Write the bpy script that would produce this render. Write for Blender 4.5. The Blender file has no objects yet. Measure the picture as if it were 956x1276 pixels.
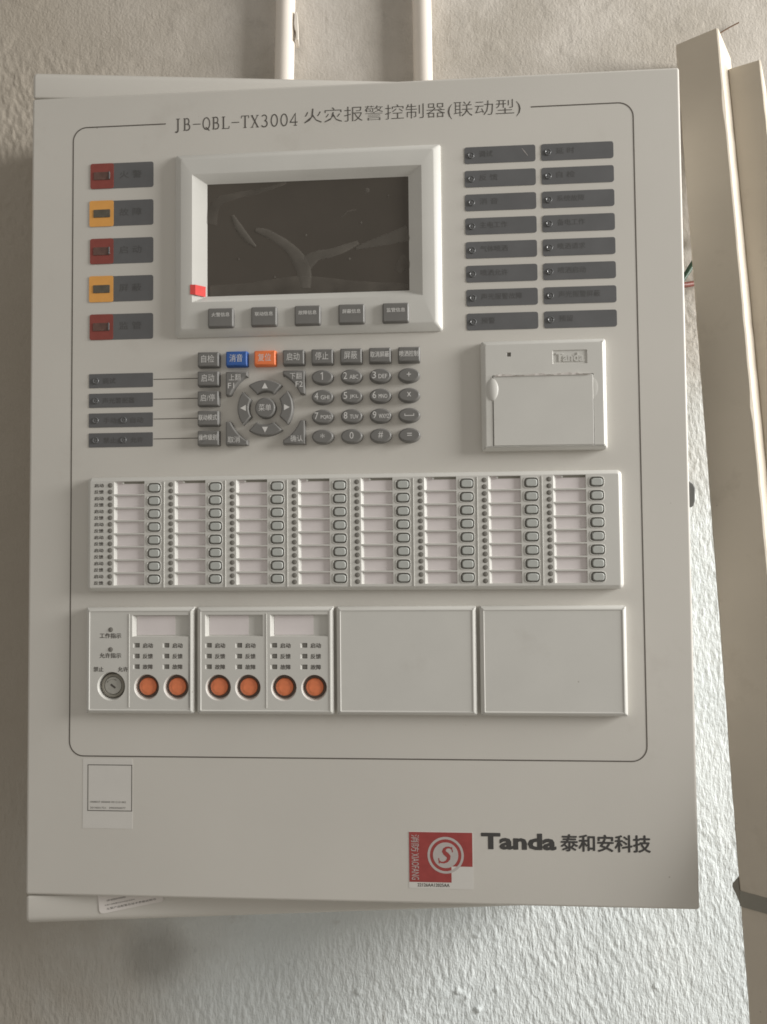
import bpy, bmesh, math, random
import numpy as np
from mathutils import Matrix, Vector

random.seed(7)
rng = np.random.default_rng(11)
SC = bpy.context.scene
COL = SC.collection
ZT = 1.75            # height of the door's top edge above the floor
D = 0.11             # depth of the steel case
TH = 0.12012         # door stands open by this angle (radians)
DW, DH = 480.0, 593.4   # door size in mm

# ------------------------------------------------------------------ camera
def cam_axes(y, p, r):
    cy, sy, cp, sp, cr, sr = math.cos(y), math.sin(y), math.cos(p), math.sin(p), math.cos(r), math.sin(r)
    f = Vector((sy * cp, cy * cp, sp)); rt = Vector((cy, -sy, 0)); up = rt.cross(f)
    return rt * cr + up * sr, -rt * sr + up * cr, f
cd = bpy.data.cameras.new('camera'); cam = bpy.data.objects.new('camera', cd); COL.objects.link(cam)
rt, up, fw = cam_axes(0.053004, 0.038040, -0.0091207)
cam.matrix_world = Matrix(((rt.x, up.x, -fw.x, 0.233275), (rt.y, up.y, -fw.y, -0.691533),
                           (rt.z, up.z, -fw.z, ZT - 0.337833), (0, 0, 0, 1)))
cd.sensor_fit = 'HORIZONTAL'; cd.sensor_width = 36.0; cd.lens = 36.0 * 953.588 / 956.0
cd.clip_start = 0.01; cd.clip_end = 100
SC.camera = cam

# ------------------------------------------------------------------ light
world = bpy.data.worlds.new('World'); SC.world = world; world.use_nodes = True
bg = world.node_tree.nodes['Background']
bg.inputs[0].default_value = (1.0, 0.95, 0.87, 1); bg.inputs[1].default_value = 0.355
ld = bpy.data.lights.new('window_light', 'AREA'); ld.shape = 'RECTANGLE'; ld.size = 1.1; ld.size_y = 0.9
ld.energy = 92; ld.color = (1.0, 0.985, 0.95)
lo = bpy.data.objects.new('window_light', ld); COL.objects.link(lo)
target = Vector((0.28, -0.05, ZT - 0.30)); ldir = Vector((0.93, -0.285, 0.255)).normalized()
lo.location = target + ldir * 2.3
lo.rotation_euler = (-ldir).to_track_quat('-Z', 'Y').to_euler()
SC.view_settings.view_transform = 'Standard'; SC.view_settings.look = 'None'
SC.view_settings.exposure = 0.0; SC.view_settings.gamma = 1.0; SC.view_settings.use_curve_mapping = False
SC.render.engine = 'CYCLES'
SC.cycles.max_bounces = 6
SC.cycles.filter_width = 1.7
SC.cycles.use_denoising = True

# ------------------------------------------------------------------ materials
def mat(name, col, rough=0.5, var=0.04, vscale=30.0, bump=0.0, bscale=400.0, spec=0.4, alpha=1.0, metal=0.0, dirt=None):
    m = bpy.data.materials.new(name); m.use_nodes = True
    nt = m.node_tree; b = nt.nodes['Principled BSDF']; L = nt.links
    b.inputs['Roughness'].default_value = rough; b.inputs['Specular IOR Level'].default_value = spec
    b.inputs['Metallic'].default_value = metal; b.inputs['Alpha'].default_value = alpha
    tc = nt.nodes.new('ShaderNodeTexCoord')
    n = nt.nodes.new('ShaderNodeTexNoise'); n.inputs['Scale'].default_value = vscale; n.inputs['Detail'].default_value = 5
    L.new(tc.outputs['Object'], n.inputs['Vector'])
    r = nt.nodes.new('ShaderNodeValToRGB')
    a = [max(0, c * (1 - var)) for c in col]; z = [min(1, c * (1 + var)) for c in col]
    r.color_ramp.elements[0].position = 0.3; r.color_ramp.elements[1].position = 0.7
    r.color_ramp.elements[0].color = (*a, 1); r.color_ramp.elements[1].color = (*z, 1)
    L.new(n.outputs['Fac'], r.inputs['Fac'])
    out = r.outputs['Color']
    if dirt:                                   # sparse smudges of their own shape
        n2 = nt.nodes.new('ShaderNodeTexNoise'); n2.inputs['Scale'].default_value = dirt[1]; n2.inputs['Detail'].default_value = 8
        n2.inputs['Roughness'].default_value = 0.65
        L.new(tc.outputs['Object'], n2.inputs['Vector'])
        r2 = nt.nodes.new('ShaderNodeValToRGB'); r2.color_ramp.elements[0].position = 0.60; r2.color_ramp.elements[1].position = 0.80
        L.new(n2.outputs['Fac'], r2.inputs['Fac'])
        mx = nt.nodes.new('ShaderNodeMix'); mx.data_type = 'RGBA'
        mul = nt.nodes.new('ShaderNodeMath'); mul.operation = 'MULTIPLY'; mul.inputs[1].default_value = dirt[2]
        L.new(r2.outputs['Color'], mul.inputs[0]); L.new(mul.outputs[0], mx.inputs['Factor'])
        L.new(out, mx.inputs['A']); mx.inputs['B'].default_value = (*dirt[0], 1)
        out = mx.outputs['Result']
    if dirt:
        n3 = nt.nodes.new('ShaderNodeTexVoronoi'); n3.inputs['Scale'].default_value = 85; n3.inputs['Randomness'].default_value = 1
        L.new(tc.outputs['Object'], n3.inputs['Vector'])
        n4 = nt.nodes.new('ShaderNodeTexNoise'); n4.inputs['Scale'].default_value = 24; L.new(tc.outputs['Object'], n4.inputs['Vector'])
        a_ = nt.nodes.new('ShaderNodeMapRange'); a_.inputs['From Min'].default_value = .06; a_.inputs['From Max'].default_value = .03; L.new(n3.outputs['Distance'], a_.inputs['Value'])
        b_ = nt.nodes.new('ShaderNodeMapRange'); b_.inputs['From Min'].default_value = .60; b_.inputs['From Max'].default_value = .68; L.new(n4.outputs['Fac'], b_.inputs['Value'])
        c_ = nt.nodes.new('ShaderNodeMath'); c_.operation = 'MULTIPLY'; L.new(a_.outputs[0], c_.inputs[0]); L.new(b_.outputs[0], c_.inputs[1])
        d_ = nt.nodes.new('ShaderNodeMath'); d_.operation = 'MULTIPLY'; L.new(c_.outputs[0], d_.inputs[0]); d_.inputs[1].default_value = .55
        m2 = nt.nodes.new('ShaderNodeMix'); m2.data_type = 'RGBA'; L.new(d_.outputs[0], m2.inputs['Factor']); L.new(out, m2.inputs['A']); m2.inputs['B'].default_value = (.22, .18, .14, 1)
        out = m2.outputs['Result']
    L.new(out, b.inputs['Base Color'])
    # roughness varies a little too
    mr = nt.nodes.new('ShaderNodeMapRange'); mr.inputs['To Min'].default_value = rough - 0.06; mr.inputs['To Max'].default_value = rough + 0.08
    L.new(n.outputs['Fac'], mr.inputs['Value']); L.new(mr.outputs[0], b.inputs['Roughness'])
    if bump:
        nb = nt.nodes.new('ShaderNodeTexNoise'); nb.inputs['Scale'].default_value = bscale; nb.inputs['Detail'].default_value = 2
        L.new(tc.outputs['Object'], nb.inputs['Vector'])
        bp = nt.nodes.new('ShaderNodeBump'); bp.inputs['Strength'].default_value = bump; bp.inputs['Distance'].default_value = 0.001
        L.new(nb.outputs['Fac'], bp.inputs['Height']); L.new(bp.outputs[0], b.inputs['Normal'])
    return m

M = {}
M['paint'] = mat('ivory_paint', (0.660, 0.636, 0.590), 0.46, 0.025, 9, 0.06, 1400, dirt=((0.44, 0.40, 0.35), 14, 0.28))
M['plastic'] = mat('ivory_plastic', (0.66, 0.65, 0.615), 0.42, 0.02, 40, 0.03, 1800, dirt=((0.46, 0.43, 0.38), 26, 0.25))
M['plastic_grey'] = mat('grey_plastic', (0.50, 0.515, 0.49), 0.45, 0.03, 60)
M['paper'] = mat('label_paper', (0.81, 0.755, 0.755), 0.7, 0.03, 50, spec=0.2)
M['white_paper'] = mat('white_paper', (0.78, 0.74, 0.71), 0.6, 0.02, 50, spec=0.25)
M['sticker_paper'] = mat('sticker_paper', (0.70, 0.68, 0.645), 0.45, 0.02, 60)
M['ink'] = mat('dark_ink', (0.105, 0.095, 0.085), 0.5, 0.05, 90)
M['brand_ink'] = mat('brand_ink', (0.07, 0.067, 0.065), 0.5, 0.05, 90)
M['line_ink'] = mat('line_ink', (0.13, 0.115, 0.10), 0.5, 0.05, 90)
M['plate'] = mat('dark_grey_film', (0.142, 0.143, 0.147), 0.36, 0.06, 60, 0.02, 300)
M['plate_ink'] = mat('faint_black_print', (0.104, 0.102, 0.100), 0.45, 0.06, 90)
M['red_film'] = mat('red_film', (0.29, 0.072, 0.058), 0.4, 0.10, 120)
M['amber_film'] = mat('amber_film', (0.85, 0.42, 0.11), 0.4, 0.05, 120)
M['lamp_dark'] = mat('dark_lamp_window', (0.125, 0.11, 0.085), 0.25, 0.15, 200)
M['lamp_dark_red'] = mat('dim_red_lamp_window', (0.15, 0.085, 0.07), 0.25, 0.2, 200)
M['lamp'] = mat('smoked_lens', (0.14, 0.142, 0.145), 0.28, 0.1, 200, spec=0.5)
M['led'] = mat('unlit_led', (0.21, 0.20, 0.18), 0.3, 0.1, 300)
M['key'] = mat('grey_rubber_key', (0.195, 0.190, 0.182), 0.42, 0.04, 80, 0.02, 1200)
M['key_blue'] = mat('blue_rubber_key', (0.045, 0.13, 0.42), 0.42, 0.04, 80)
M['key_orange'] = mat('orange_rubber_key', (0.95, 0.24, 0.085), 0.42, 0.04, 80)
M['key_print'] = mat('pale_key_print', (0.72, 0.71, 0.69), 0.5, 0.03, 80)
M['screen'] = mat('unlit_screen', (0.086, 0.074, 0.061), 0.22, 0.16, 9, spec=0.45)
M['film'] = mat('lifted_film', (0.20, 0.182, 0.158), 0.5, 0.18, 40, alpha=0.55)
M['film_faint'] = mat('film_edge_haze', (0.20, 0.18, 0.155), 0.5, 0.3, 60, alpha=0.36)
M['red_tape'] = mat('red_tape', (0.85, 0.10, 0.09), 0.35, 0.05, 120)
M['orange_button'] = mat('orange_button', (0.92, 0.27, 0.12), 0.38, 0.08, 300, 0.05, 1800)
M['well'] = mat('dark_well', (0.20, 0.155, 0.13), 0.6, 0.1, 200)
M['metal'] = mat('dull_metal', (0.50, 0.49, 0.45), 0.42, 0.08, 200, metal=0.35)
M['black'] = mat('black_plastic', (0.125, 0.125, 0.118), 0.5, 0.05, 100)
M['seal_red'] = mat('seal_red', (0.36, 0.065, 0.06), 0.4, 0.08, 160)
M['seal_white'] = mat('seal_silver', (0.52, 0.48, 0.46), 0.4, 0.04, 200)
M['pvc'] = mat('white_pvc', (0.80, 0.74, 0.67), 0.38, 0.02, 30, 0.02, 300)
M['board'] = mat('beige_board', (0.63, 0.565, 0.47), 0.5, 0.06, 9, 0.08, 260, dirt=((0.36, 0.30, 0.23), 22, 0.35))
M['clip'] = mat('dark_coupling', (0.29, 0.275, 0.235), 0.6, 0.08, 60)
M['green'] = mat('green_sleeve', (0.05, 0.11, 0.07), 0.45); M['redw'] = mat('red_sleeve', (0.26, 0.08, 0.06), 0.45)
M['twig'] = mat('brown_splinter', (0.16, 0.09, 0.05), 0.8, 0.2, 300)
M['inside'] = mat('case_inside', (0.45, 0.43, 0.39), 0.6, 0.04, 20)

# ------------------------------------------------------------------ mesh builder (millimetres: x = u, y = -v, z = out)
class MB:
    def __init__(s): s.v = []; s.f = []; s.m = []; s.slots = []
    def slot(s, m):
        if m not in s.slots: s.slots.append(m)
        return s.slots.index(m)
    def add(s, verts, faces, m):
        o = len(s.v); k = s.slot(m); s.v += [tuple(p) for p in verts]
        for f in faces: s.f.append([i + o for i in f]); s.m.append(k)
    def loft(s, rings, m, cap0=False, cap1=True, capm=None):
        n = len(rings[0]); vs = [p for r in rings for p in r]; fs = []
        for a in range(len(rings) - 1):
            for i in range(n):
                j = (i + 1) % n; fs.append((a * n + i, a * n + j, (a + 1) * n + j, (a + 1) * n + i))
        s.add(vs, fs, m)
        if cap1: s.add(rings[-1], [list(range(n))], capm or m)
        if cap0: s.add(rings[0], [list(range(n))[::-1]], m)
    def prism(s, out, z0, z1, bev, m, cap0=False, capm=None):
        R = [ring(out, z0), ring(out, z1 - bev)]
        if bev > 0:
            R.append(ring(inset(out, bev * 0.3), z1 - bev * 0.3)); R.append(ring(inset(out, bev), z1))
        s.loft(R, m, cap0, True, capm)
    def box(s, x0, y0, z0, x1, y1, z1, m):
        s.prism([(x0, y0), (x1, y0), (x1, y1), (x0, y1)], z0, z1, 0, m, True)
    def text(s, t, x, y, w, h, z, m, fit=True):
        """text box: left x, top v, width, height (mm, v down)"""
        V, F = GL[t]; o = [(x + p[0] * w, -(y + h) + p[1] * h, z) for p in V]
        s.add(o, F, m)
    def build(s, name, sm=None):
        me = bpy.data.meshes.new(name)
        me.from_pydata([(a * .001, b * .001, c * .001) for a, b, c in s.v], [], s.f)
        for k in s.slots: me.materials.append(M[k])
        me.polygons.foreach_set('material_index', s.m)
        me.update(); me.validate()
        if sm: me.shade_smooth(); me.set_sharp_from_angle(angle=math.radians(sm))
        return me

def ring(o, z): return [(p[0], p[1], z) for p in o]
def inset(o, d):
    n = len(o); r = []
    for i in range(n):
        a, b, c = o[i - 1], o[i], o[(i + 1) % n]
        e1 = np.array(b) - np.array(a); e2 = np.array(c) - np.array(b)
        l1, l2 = np.hypot(*e1), np.hypot(*e2)
        n1 = np.array((-e1[1], e1[0])) / max(l1, 1e-9); n2 = np.array((-e2[1], e2[0])) / max(l2, 1e-9)
        q = n1 + n2; k = max(0.35, 1 + float(n1 @ n2)); q = q / k
        r.append((b[0] + q[0] * d, b[1] + q[1] * d))
    return r
def rrect(x0, y0, x1, y1, r, n=4):
    """counter-clockwise; y0 < y1 in mesh y"""
    o = []
    for cx, cy, a in ((x1 - r, y0 + r, -90), (x1 - r, y1 - r, 0), (x0 + r, y1 - r, 90), (x0 + r, y0 + r, 180)):
        for k in range(n + 1):
            t = math.radians(a + 90 * k / n); o.append((cx + r * math.cos(t), cy + r * math.sin(t)))
    return o
def R_(u0, v0, u1, v1, r=0.0, n=4):
    if r <= 0: return [(u0, -v1), (u1, -v1), (u1, -v0), (u0, -v0)]
    return rrect(u0, -v1, u1, -v0, r, n)
def circ(cx, cy, rx, ry=None, n=28, a0=0):
    ry = ry or rx
    return [(cx + rx * math.cos(a0 + 2 * math.pi * k / n), cy + ry * math.sin(a0 + 2 * math.pi * k / n)) for k in range(n)]
def sqcirc(cx, cy, h, n=32):
    o = []
    for k in range(n):
        a = 2 * math.pi * k / n; c, s = math.cos(a), math.sin(a); q = h / max(abs(c), abs(s)); o.append((cx + c * q, cy + s * q))
    return o
def perforated(mb, x0, y0, x1, y1, holes, z, m):
    xs = sorted({x0, x1} | {round(h[0], 4) for h in holes} | {round(h[2], 4) for h in holes})
    ys = sorted({y0, y1} | {round(h[1], 4) for h in holes} | {round(h[3], 4) for h in holes})
    vs = [(x, y, z) for y in ys for x in xs]; nx = len(xs); fs = []
    for j in range(len(ys) - 1):
        for i in range(nx - 1):
            cx, cy = (xs[i] + xs[i + 1]) / 2, (ys[j] + ys[j + 1]) / 2
            if any(h[0] < cx < h[2] and h[1] < cy < h[3] for h in holes): continue
            a = j * nx + i; fs.append((a, a + 1, a + nx + 1, a + nx))
    mb.add(vs, fs, m)
def frame(mb, out, inner_rect, z0, z1, bev, m):
    """raised plate rim from an outline to an inner rectangle left open"""
    n = len(out) // 4 - 1
    inn = rrect(*inner_rect, 0.02, n)
    mb.loft([ring(out, z0), ring(out, z1 - bev), ring(inset(out, .25), z1 - bev + .45), ring(inset(out, bev * .85), z1 - .35), ring(inset(out, bev), z1 - .05), ring(inset(out, bev + .4), z1), ring(inn, z1)], m, False, False)
def ribbon(mb, pts, w, z, m, closed=False):
    P = [np.array(p, float) for p in pts]; n = len(P); W = w if hasattr(w, '__len__') else [w] * n
    A, B = [], []
    for i in range(n):
        a = P[i - 1] if (i > 0 or closed) else P[i]; c = P[(i + 1) % n] if (i < n - 1 or closed) else P[i]
        d1 = P[i] - a; d2 = c - P[i]
        l1, l2 = np.hypot(*d1), np.hypot(*d2)
        d1 = d1 / l1 if l1 > 1e-9 else d2 / max(l2, 1e-9); d2 = d2 / l2 if l2 > 1e-9 else d1
        nn = np.array((-(d1[1] + d2[1]), d1[0] + d2[0])); nn = nn / max(np.hypot(*nn), 1e-9)
        k = 1 / max(0.45, abs(float(nn @ np.array((-d1[1], d1[0])))))
        A.append((*(P[i] + nn * W[i] / 2 * k), z)); B.append((*(P[i] - nn * W[i] / 2 * k), z))
    vs = A + B; rngs = range(n if closed else n - 1)
    mb.add(vs, [(i, (n + i), n + (i + 1) % n, (i + 1) % n) for i in rngs], m)

# ------------------------------------------------------------------ lettering outlines from Blender's own built-in font
TXT_BOLD = {'Tanda': 0.03, '火灾报警控制器(联动型)': -0.012}
TXT = ['火灾报警控制器(联动型)', 'Tanda', '泰和安科技', '火警', '火 警', '故 障', '启 动', '屏 蔽', '监 管', '调试', '反 馈', '消 音', '主电工作', '气体喷洒',
       '喷洒允许', '声光报警故障', '预警', '延 时', '自 检', '系统故障', '备电工作', '喷洒请求', '喷洒启动', '声光报警屏蔽', '预留',
       '声光警报器', '手动', '自动', '禁止', '允许', '自检', '消音', '复位', '启动', '停止', '屏蔽', '取消屏蔽', '喷洒控制', '启/停', '联动模式', '操作级别',
       '上翻', '下翻', 'F1', 'F2', '取消', '确认', '菜单', '火警信息', '联动信息', '故障信息', '屏蔽信息', '监管信息', '反馈', '故障', '工作指示', '允许指示',
       '1', '2', '3', '4', '5', '6', '7', '8', '9', '0', '#', '+', 'x', '=', '*', 'ABC', 'DEF', 'GHI', 'JKL', 'MNO', 'PQRS', 'TUV', 'WXYZ',
       '22126AA12025AA', '消', '防', 'XIAOFANG', '2014001721   0903050077', '1008027 000000 091210 002', '主要产品配置及技术参数说明书']
TXT = list(dict.fromkeys(TXT)); GL = {}
tmp = []
for t in TXT:
    c = bpy.data.curves.new('lettering', 'FONT'); c.body = t; c.resolution_u = 2; c.size = 1
    c.offset = TXT_BOLD.get(t, 0.0)
    o = bpy.data.objects.new('lettering', c); COL.objects.link(o); tmp.append((t, o, c))
dg = bpy.context.evaluated_depsgraph_get(); dg.update()
for t, o, c in tmp:
    me = bpy.data.meshes.new_from_object(o.evaluated_get(dg))
    V = np.array([v.co[:2] for v in me.vertices]); F = [list(p.vertices) for p in me.polygons]
    lo_, hi = V.min(0), V.max(0)
    GL[t] = ((V - lo_) / np.maximum(hi - lo_, 1e-6), F)
    bpy.data.meshes.remove(me)
for t, o, c in tmp: bpy.data.objects.remove(o); bpy.data.curves.remove(c)

# ------------------------------------------------------------------ object helpers
MW = {}
def put(name, me, mw, parent=None, **props):
    o = bpy.data.objects.new(name, me); COL.objects.link(o)
    if parent is not None:
        o.parent = parent; o.matrix_parent_inverse = Matrix.Identity(4)
        o.matrix_basis = MW[parent.name].inverted() @ mw
    else: o.matrix_basis = mw
    MW[o.name] = mw.copy()
    for k, v in props.items(): o[k] = v
    return o
ct, st = math.cos(TH), math.sin(TH)
MD = Matrix(((ct, 0, -st, 0), (-st, 0, -ct, -D), (0, 1, 0, ZT), (0, 0, 0, 1)))     # door frame: x = u, y = up, z = out
MC = Matrix(((1, 0, 0, 0), (0, 0, -1, 0), (0, 1, 0, ZT), (0, 0, 0, 1)))            # case frame: wall plane is z = 0
def on_door(name, me, u, v, w, parent, **p): return put(name, me, MD @ Matrix.Translation((u * .001, -v * .001, w * .001)), parent, **p)

# ------------------------------------------------------------------ the wall
def vnoise(x, y, seed):
    xi = np.floor(x).astype(np.int64); yi = np.floor(y).astype(np.int64); fx = x - xi; fy = y - yi
    def h(a, b):
        n = (a * 374761393 + b * 668265263 + seed * 974711) & 0xffffffff
        n = ((n ^ (n >> 13)) * 1274126177) & 0xffffffff
        return ((n ^ (n >> 16)) & 0xffff) / 65535.0
    fx = fx * fx * (3 - 2 * fx); fy = fy * fy * (3 - 2 * fy)
    return (h(xi, yi) * (1 - fx) + h(xi + 1, yi) * fx) * (1 - fy) + (h(xi, yi + 1) * (1 - fx) + h(xi + 1, yi + 1) * fx) * fy
def fbm(x, y, seed, n=4):
    s = 0; a = 0.5; t = 0
    for k in range(n): s = s + a * vnoise(x * 2 ** k, y * 2 ** k, seed + k * 17); t += a; a *= 0.5
    return s / t
def sstep(a, b, x): t = np.clip((x - a) / (b - a), 0, 1); return t * t * (3 - 2 * t)
xs = np.concatenate([[-1.3, -0.9, -0.6, -0.4, -0.28], np.arange(-0.18, 0.76, 0.00115), [0.88, 1.0, 1.2, 1.6]])
zs = np.concatenate([[-1.75, -1.4, -1.15, -1.0], np.arange(-0.88, -0.585, 0.0013), np.arange(-0.585, 0.26, 0.0017), [0.4, 0.6, 0.9]])
X, Z = np.meshgrid(xs, zs)
low = sstep(-0.48, -0.62, Z + 0.05 * (fbm(X * 9, Z * 9, 5) - .5) * 2)                    # runny strokes below the panel
mid = sstep(0.36, 0.46, X) * (1 - low) * sstep(0.02, -0.10, Z)                             # wormy texture beside the panel
toplf = sstep(0.10, -0.02, X) * sstep(-0.13, -0.05, Z) * sstep(0.14, 0.06, Z)
tilt = 0.02 + 0.32 * sstep(0.15, 0.5, X)
wx = X + tilt * (Z + 0.6) + 0.0022 * (fbm(X * 170, Z * 90, 21) - .5) * 2
rid = lambda n: 1 - np.abs(2 * n - 1)
s1 = rid(vnoise(wx / 0.0043, Z / 0.0125, 31)) * 0.6 + vnoise(wx / 0.0027, Z / 0.0085, 37) * 0.4
strokes = sstep(0.45, 0.80, s1) * (0.35 + 1.0 * fbm(X * 16, Z * 16, 41))
s2 = rid(vnoise((X + 0.25 * Z) / 0.0046, Z / 0.0070, 51)) * 0.6 + vnoise(X / 0.0028, Z / 0.0042, 53) * 0.4
worms = sstep(0.42, 0.78, s2)
gen = fbm(X * 40, Z * 40, 61, 5)
lumps = sstep(0.66, 0.80, fbm(X * 120, Z * 90, 71, 3))
Y = -(0.00046 * strokes * low + 0.00045 * worms * mid + 0.0004 * (gen - .5) + 0.00022 * lumps * (0.2 + 1.0 * toplf) + 0.0005 * worms * toplf
      + 0.0012 * (fbm(X * 4, Z * 4, 81) - .5))
trowel = sstep(0.60, 0.66, fbm((X + .3 * Z) * 18, (Z - .2 * X) * 30, 91, 3)) * (1 - low) * (1 - mid)
Y -= 0.00035 * trowel
def spot(x, z, r, a):
    global Y
    d = np.hypot((X - x) * 1.0, (Z - z)) / (r * .45) * (0.4 + 1.2 * fbm(X / (r * .8), Z / (r * .8), int(x * 999), 3))
    Y -= a * .28 * sstep(1.0, 0.82, d) * (0.7 + .6 * vnoise(X / .0022, Z / .0022, 7))
for x, z, r, a in ((.350, -.6905, .0065, .0035), (.332, -.738, .006, .004), (.341, -.743, .005, .003), (.350, -.755, .006, .0045), (.367, -.738, .004, .003),
                   (.512, -.741, .005, .003), (.101, -.694, .0035, -.003), (.181, -.709, .0035, -.003), (.181, -.738, .0035, -.003), (.244, -.735, .006, .003),
                   (.222, -.711, .003, -.002), (.42, -.716, .003, .002), (.285, -.76, .004, .003), (.03, -.23, .004, -.002)):
    spot(x, z, r, a)
nx, nz = len(xs), len(zs)
co = np.stack([X, Y, Z + ZT], -1).reshape(-1, 3)
ii = np.arange(nz - 1)[:, None] * nx + np.arange(nx - 1)[None, :]
quads = np.stack([ii, ii + 1, ii + nx + 1, ii + nx], -1).reshape(-1, 4)
wm = bpy.data.meshes.new('wall')
wm.vertices.add(len(co)); wm.vertices.foreach_set('co', co.ravel())
wm.loops.add(quads.size); wm.loops.foreach_set('vertex_index', quads.ravel())
wm.polygons.add(len(quads)); wm.polygons.foreach_set('loop_start', np.arange(0, quads.size, 4)); wm.polygons.foreach_set('loop_total', np.full(len(quads), 4))
wm.update(); wm.validate(); wm.shade_smooth()
def wall_mat():
    m = bpy.data.materials.new('skimmed_plaster'); m.use_nodes = True; nt = m.node_tree; L = nt.links; b = nt.nodes['Principled BSDF']
    b.inputs['Roughness'].default_value = 0.9; b.inputs['Specular IOR Level'].default_value = 0.15
    tc = nt.nodes.new('ShaderNodeTexCoord'); sp = nt.nodes.new('ShaderNodeSeparateXYZ'); L.new(tc.outputs['Object'], sp.inputs[0])
    def noise(s, d=5, r=0.55):
        n = nt.nodes.new('ShaderNodeTexNoise'); n.inputs['Scale'].default_value = s; n.inputs['Detail'].default_value = d; n.inputs['Roughness'].default_value = r
        L.new(tc.outputs['Object'], n.inputs['Vector']); return n.outputs['Fac']
    def math_(op, a, c, cl=False):
        n = nt.nodes.new('ShaderNodeMath'); n.operation = op; n.use_clamp = cl
        for i, q in enumerate((a, c)):
            if isinstance(q, (int, float)): n.inputs[i].default_value = q
            else: L.new(q, n.inputs[i])
        return n.outputs[0]
    def mix(f, a, c):
        n = nt.nodes.new('ShaderNodeMix'); n.data_type = 'RGBA'
        L.new(f, n.inputs['Factor']) if not isinstance(f, float) else setattr(n.inputs['Factor'], 'default_value', f)
        for k, q in (('A', a), ('B', c)):
            if isinstance(q, tuple): n.inputs[k].default_value = (*q, 1)
            else: L.new(q, n.inputs[k])
        return n.outputs['Result']
    def ramp(f, p0, p1):
        n = nt.nodes.new('ShaderNodeMapRange'); n.inputs['From Min'].default_value = p0; n.inputs['From Max'].default_value = p1; n.clamp = True
        L.new(f, n.inputs['Value']); return n.outputs[0]
    # grey render above, white putty skim lower down with a wandering edge
    zz = math_('ADD', sp.outputs['Z'], math_('MULTIPLY', math_('SUBTRACT', noise(4.5, 6, .6), 0.5), 0.5))
    zz = math_('SUBTRACT', zz, math_('MULTIPLY', ramp(sp.outputs['X'], 0.30, -0.10), -0.42))
    putty = ramp(zz, ZT - 0.08, ZT - 0.34)
    top = mix(ramp(noise(6.5, 7, .62), 0.40, 0.64), (0.44, 0.405, 0.355), (0.60, 0.56, 0.51))
    top = mix(math_('MULTIPLY', ramp(noise(34, 8, .7), 0.56, 0.74), 0.45), top, (0.34, 0.32, 0.29))
    pu = mix(ramp(noise(10, 5), 0.35, 0.7), (0.72, 0.765, 0.775), (0.79, 0.83, 0.835))
    pu = mix(math_('MULTIPLY', ramp(noise(55, 4, .6), 0.62, 0.74), 0.35), pu, (0.50, 0.49, 0.46))
    c = mix(putty, top, pu)
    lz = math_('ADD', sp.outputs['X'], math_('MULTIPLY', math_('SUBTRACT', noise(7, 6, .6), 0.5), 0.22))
    c = mix(math_('MULTIPLY', ramp(lz, 0.15, -0.03), 0.85), c, (0.42, 0.375, 0.315))   # panel's cast shade painted brown into the wall on its left
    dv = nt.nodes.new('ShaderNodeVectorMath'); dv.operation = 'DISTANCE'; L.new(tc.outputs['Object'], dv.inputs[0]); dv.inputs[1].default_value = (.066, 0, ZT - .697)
    dark_spot = ramp(math_('ADD', dv.outputs['Value'], math_('MULTIPLY', math_('SUBTRACT', noise(40, 4), .5), .012)), .034, .014)
    c = mix(math_('MULTIPLY', dark_spot, 0.5), c, (0.28, 0.27, 0.25))          # soft round darker spot under the case
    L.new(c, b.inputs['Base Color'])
    bp = nt.nodes.new('ShaderNodeBump'); bp.inputs['Strength'].default_value = 0.45; bp.inputs['Distance'].default_value = 0.0011
    # fine drag marks in the skim coat, longer than wide
    mp = nt.nodes.new('ShaderNodeMapping'); mp.inputs['Scale'].default_value = (1, 1, .33); mp.inputs['Rotation'].default_value = (0, .16, 0); L.new(tc.outputs['Object'], mp.inputs['Vector'])
    def drag(sc_, d):
        n = nt.nodes.new('ShaderNodeTexNoise'); n.inputs['Scale'].default_value = sc_; n.inputs['Detail'].default_value = d; n.inputs['Roughness'].default_value = .6
        L.new(mp.outputs[0], n.inputs['Vector']); return n.outputs['Fac']
    fine = math_('ADD', ramp(drag(240, 3), .38, .66), math_('MULTIPLY', ramp(drag(430, 2), .4, .65), .6))
    fine = math_('MULTIPLY', fine, math_('ADD', math_('MULTIPLY', putty, .75), .15))
    L.new(math_('ADD', fine, math_('ADD', noise(420, 4, .6), math_('MULTIPLY', noise(120, 4, .6), 1.2))), bp.inputs['Height']); L.new(bp.outputs[0], b.inputs['Normal'])
    return m
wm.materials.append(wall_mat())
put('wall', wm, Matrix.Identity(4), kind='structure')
fm = bpy.data.meshes.new('floor'); fm.from_pydata([(-1.3, -2.2, 0), (1.6, -2.2, 0), (1.6, 0.01, 0), (-1.3, 0.01, 0)], [], [(0, 1, 2, 3)])
M['concrete'] = mat('concrete_floor', (0.30, 0.28, 0.25), 0.85, 0.15, 6, 0.3, 120); fm.materials.append(M['concrete'])
put('floor', fm, Matrix.Identity(4), kind='structure')

# ------------------------------------------------------------------ the alarm panel
root = bpy.data.objects.new('fire_alarm_panel', None); COL.objects.link(root)
root.location = (0.24, -0.055, ZT - 0.6156); root.empty_display_size = 0.1
MW[root.name] = Matrix.Translation(root.location)
root['label'] = 'ivory wall-mounted fire alarm control panel with keypad, dark screen and its door slightly open'
root['category'] = 'control panel'

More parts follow.
